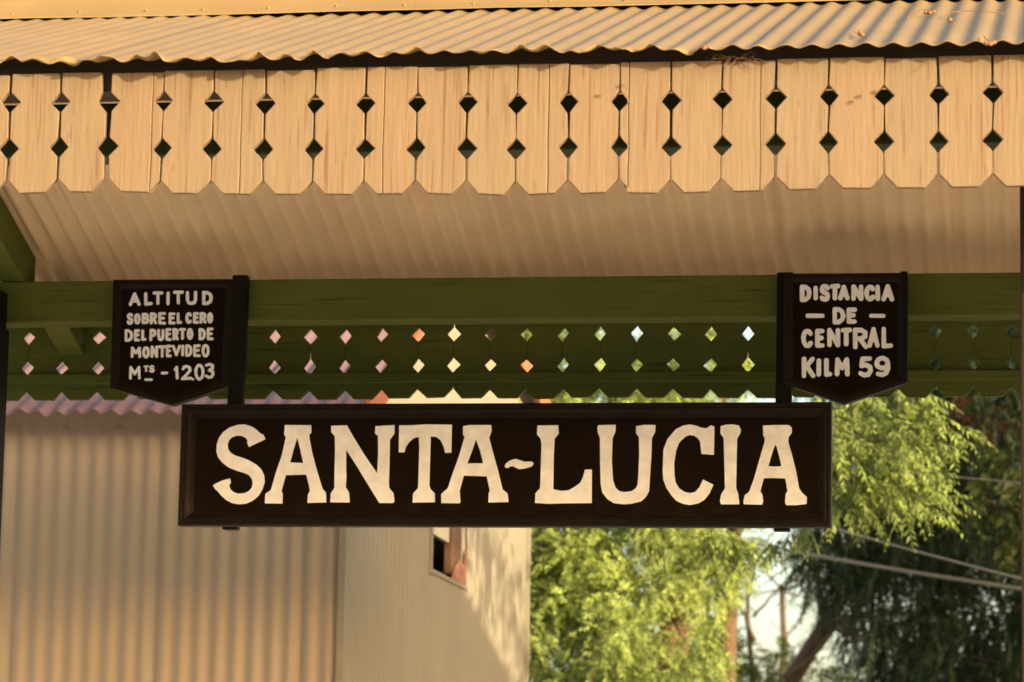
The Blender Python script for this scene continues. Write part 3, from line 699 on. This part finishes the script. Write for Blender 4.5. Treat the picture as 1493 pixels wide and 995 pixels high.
# near feathery branches to the right of the nameboard
def okC(x, y):
    lim = 1330 - abs(y - 650) * .35 + 40 * math.sin(y * .09)
    return x < lim
C = rect_clumps(30, 1185, 1350, 565, 722, 19.0, 19.9, 51, okC) + [tuple(at(x, y, 19.4)) for x, y in ((1350, 606), (1380, 622), (1335, 650), (1318, 580), (1345, 700), (1355, 725), (1300, 690), (1240, 730), (1260, 690))]
p, d = clumps_to_fronds(C, 12, .11, 52, .28, (.45, -.3, 0))
q1 = leaf_mesh(p, d, rng.uniform(.14, .26, len(p)), 8, .056, .019, .35, 53, .55, .9, True, .0016)
C2 = [tuple(at(x, y, 19.8)) for x, y in ((948, 775), (962, 785), (1040, 772), (1060, 785), (1075, 790), (1085, 800), (1150, 778), (1170, 772), (1135, 790))]
p2, d2 = clumps_to_fronds(C2, 6, .06, 54, 1.4, (0, 0, 0))
q2 = leaf_mesh(p2, d2, rng.uniform(.14, .22, len(p2)), 6, .060, .022, .1, 55, .6, .8)
Yt = 26.8
fb = at(1062, 990, Yt); fb.z = 0
f1, f2, f3 = at(1062, 900, Yt), at(1068, 800, 26.6), at(1080, 660, 23.5)
tr = [(bent(fb, f1, 7, .02, 17), .09, .075), (bent(f1, f2, 5, .04, 18), .075, .065), (bent(f2, f3, 5, .05, 19), .065, .04)]
n1, n2 = at(1150, 640, 19.9), at(1215, 628, 19.6)
lb = [(bent(f3, n1, 8, .05, 20), .05, .02), (bent(n1, n2, 4, .08, 21), .018, .012), (bent(n2, at(1390, 625, 19.4), 6, .04, 22), .008, .003), (bent(n2, at(1330, 745, 19.4), 6, .06, 23), .008, .003), (bent(n1, at(1060, 770, 19.8), 6, .08, 24), .010, .004), (bent(n1, at(955, 770, 19.8), 6, .08, 25), .010, .004)] + limbs_for(C, [n1, n2, at(1270, 640, 19.5), at(1280, 690, 19.5)], 2, 90, .006, .002)
tree('feathery_tree', 'feathery tree whose bright drooping branch hangs right beside the nameboard, trunk in the gap', 'tree', fb, tr, lb, [('crown', [q1, q2], 'leaf_near')], 'bark')

# broad-leaved tree half hidden by the right post
C = rect_clumps(16, 1425, 1560, 660, 860, 27.2, 28.2, 61)
p, d = clumps_to_fronds(C, 12, .18, 62, .3, (-.3, -.3, 0))
q1 = leaf_mesh(p, d, .20, 3, .11, .062, .2, 63, .4, 1.0)
bb = at(1620, 900, 27.8); bb.z = 0
b1 = at(1560, 760, 27.8)
tree('broadleaf_tree', 'broad-leaved green sapling before the dark conifer, half hidden by the right post', 'tree', bb, [(bent(bb, b1, 7, .03, 26), .05, .03)], limbs_for(C, [b1, at(1590, 850, 27.8)], 1, 95, .010), [('crown', [q1], 'leaf_broad')], 'bark2')

# low yellowish bush under the sky gap
C = rect_clumps(34, 950, 1290, 930, 1080, 34.5, 36.5, 71)
p, d = clumps_to_fronds(C, 22, .26, 72, .1, (0, -.3, .3))
q1 = leaf_mesh(p, d, .28, 8, .075, .024, .25, 73)
ub = at(1100, 1000, 35.5); ub.z = 0; u1 = at(1100, 1040, 35.5)
lb = [(bent(u1, at(1095, 800, 35.3), 7, .08, 27), .04, .012), (bent(at(1100, 935, 35.4), at(1075, 870, 35.3), 5, .1, 28), .03, .01), (bent(at(1098, 900, 35.3), at(1140, 850, 35.3), 5, .1, 29), .02, .006)]
tree('low_tree', 'small yellowish-green tree with bare twigs below the bright sky gap', 'tree', ub, [(bent(ub, u1, 6, .03, 30), .07, .045)], lb + limbs_for(C, [u1], 3, 99, .015), [('crown', [q1], 'leaf_mid')], 'bark')

# pale thin tree far behind the gap
C = rect_clumps(10, 1060, 1230, 780, 960, 37, 40, 81, lambda x, y: (x - 1130) ** 2 + (y - 850) ** 2 > 2600)
p, d = clumps_to_fronds(C, 9, .30, 82, .4, (0, 0, 0))
q1 = leaf_mesh(p, d, .34, 8, .08, .016, .3, 83)
vb = at(1150, 1000, 38.5); vb.z = 0; v1 = at(1140, 860, 38.5)
tree('thin_tree', 'thin pale grey-green tree seen against the white sky gap', 'tree', vb, [(bent(vb, v1, 8, .03, 34), .08, .03)], limbs_for(C, [v1, at(1145, 930, 38.5)], 1, 110, .014), [('crown', [q1], 'leaf_pale')], 'bark2')

# trees outside the picture that shade it: one dapples the shed's side wall, one is added to shade the conifer
r = random.Random(5)
C = [(r.uniform(1.0, 3.4), r.uniform(14.0, 15.0), r.uniform(3.85, 4.8)) for _ in range(30)]
p, d = clumps_to_fronds(C, 5, .15, 92, .6); q1 = leaf_mesh(p, d, .26, 7, .085, .04, .3, 93)
tree('spreading_tree', 'slender spreading tree behind the platform whose leaves dapple the shed wall', 'tree', (3.9, 14.9, 0), [(bent((3.9, 14.9, 0), (3.7, 14.7, 4.2), 8, .04, 36), .07, .04)], limbs_for(C, [(3.7, 14.7, 4.2)], 2, 120, .008), [('crown', [q1], 'leaf_mid')], 'bark')
C = [(r.uniform(4.6, 12.5), r.uniform(20.5, 25.5), r.uniform(1.0, 9.5)) for _ in range(190)]
p, d = clumps_to_fronds(C, 18, .45, 94, .4); q1 = leaf_mesh(p, d, .45, 8, .14, .06, .3, 95)
tree('shade_tree', 'large bushy out-of-view tree added to shade the conifer', 'tree', (8, 23, 0), [(bent((8, 23, 0), (8, 23, 5.0), 8, .04, 37), .28, .15)], limbs_for(C, [(8, 23, 5.0)], 3, 140, .05), [('crown', [q1], 'leaf_mid')], 'bark2')

C = [(r.uniform(1.7, 7.0), r.uniform(17.2, 20.5), r.uniform(.2, 3.3)) for _ in range(150)]  # out-of-view bush, added to cut the ambient light on the shed's side wall
p, d = clumps_to_fronds(C, 16, .45, 96, .3); q1 = leaf_mesh(p, d, .40, 8, .13, .06, .3, 97)
tree('sky_blocking_bush', 'dense tall unseen bush added to block sky light from the shed wall', 'bush', (4, 18.8, 0), [(bent((4, 18.8, 0), (4, 18.8, 2.0), 6, .04, 38), .12, .06)], limbs_for(C, [(4, 18.8, 1.6)], 4, 160, .03), [('crown', [q1], 'leaf_broad')], 'bark2')

# ------------------------------------------------------------------ cables
def cable(label, a, b, r, sag, group='overhead cables'):
    a = Vector(a); b = Vector(b); pts = []
    for i in range(25):
        t = i / 24; pp = a.lerp(b, t); pp.z -= sag * 4 * t * (1 - t); pts.append(pp)
    o = MB().tube(pts, r, 6).build('power_cable', M['cable'], None, True)
    tag(o, label, 'cable', group)
def seg(p0, p1, Y0, Y1, k0, k1):      # extends the line through two points at both ends
    a, b = at(*p0, Y0), at(*p1, Y1); d = b - a; return a - d * k0, b + d * k1
a, b = seg((1155, 798), (1490, 850), 27.6, 23.0, .6, .8); cable('lowest pale twisted cable running down to the right post', a, b, .008, .05)
cable('thin cable wound just above the lowest cable', a + Vector((0, 0, .018)), b + Vector((0, 0, .014)), .006, .055)
a, b = seg((1238, 770), (1490, 837), 26.5, 22.5, 1.0, .8); cable('upper pale cable slanting down behind the drooping branch', a, b, .008, .04)
a, b = seg((1330, 686), (1490, 700), 23.6, 22.3, .8, .8); cable('faint grey cable crossing the dark conifer high up', a, b, .004, .02)

# ------------------------------------------------------------------ dry twigs lying on the roof
def on_roof(px, py, lift=.012):
    d = ray(px, py); t = (ZE + TS * (0 - YE) + lift + .009 - CAM.z) / (d.z - TS * d.y); return CAM + d * t
TW = [([(1322, 28), (1328, 20), (1345, 14), (1362, 16)], [(1350, 19), (1356, 19), (1361, 17)], 'dry twig with three seed pods high on the roof'),
      ([(1377, 26), (1385, 18), (1420, 16), (1463, 20)], [(1385, 29)], 'long curved dry twig with one pod near the roof top'),
      ([(1245, 46), (1252, 52), (1258, 48)], [(1254, 48), (1257, 51)], 'tiny two-pod twig low on the roof'),
      ([(1434, 52), (1437, 57), (1442, 60)], [(1438, 63), (1444, 64), (1449, 62)], 'dry twig with pods by the right eave edge'),
      ([(1021, 67), (1027, 65), (1034, 66)], [(1027, 70), (1031, 68)], 'dry twig lying at the eave above the middle boards')]
for line, pods, lab in TW:
    P0 = [on_roof(x, y, .004 if 0 < i < len(line) - 1 else .001) for i, (x, y) in enumerate(line)]
    root = empty('dry_twig', P0[0], lab, 'twig', 'dry twigs on the roof')
    MB().tube(P0, .0013, 5).build('stem', M['twig'], root, True)
    for x, y in pods:
        c = on_roof(x, y, .004); bm = bmesh.new(); bmesh.ops.create_icosphere(bm, subdivisions=2, radius=.0065, matrix=Matrix.Translation(c) @ Matrix.Scale(1.25, 4, Vector((1, .3, .2)).normalized()))
        me = bpy.data.meshes.new('pod'); bm.to_mesh(me); bm.free(); link('seed_pod', me, M['twig'], root, True)

# tuft of dry straw caught under the eave
rr = random.Random(77)
root = empty('straw_tuft', at(1062, 88, D1 - .02), 'wispy tuft of dry straw caught between eave and boards', 'straw')
for q in range(26):
    a = at(1062 + rr.uniform(-34, 42), 84 + rr.uniform(-5, 3), D1 - .012 - rr.uniform(0, .03)); b_ = a + Vector((rr.uniform(-.05, .05), rr.uniform(-.01, .005), rr.uniform(-.035, .004)))
    m_ = a.lerp(b_, .5) + Vector((rr.uniform(-.01, .01), 0, rr.uniform(-.008, .008)))
    if q == 0: mb = MB()
    mb.tube([a, m_, b_], .0006, 4)
mb.build('straw', M['twig'], root)
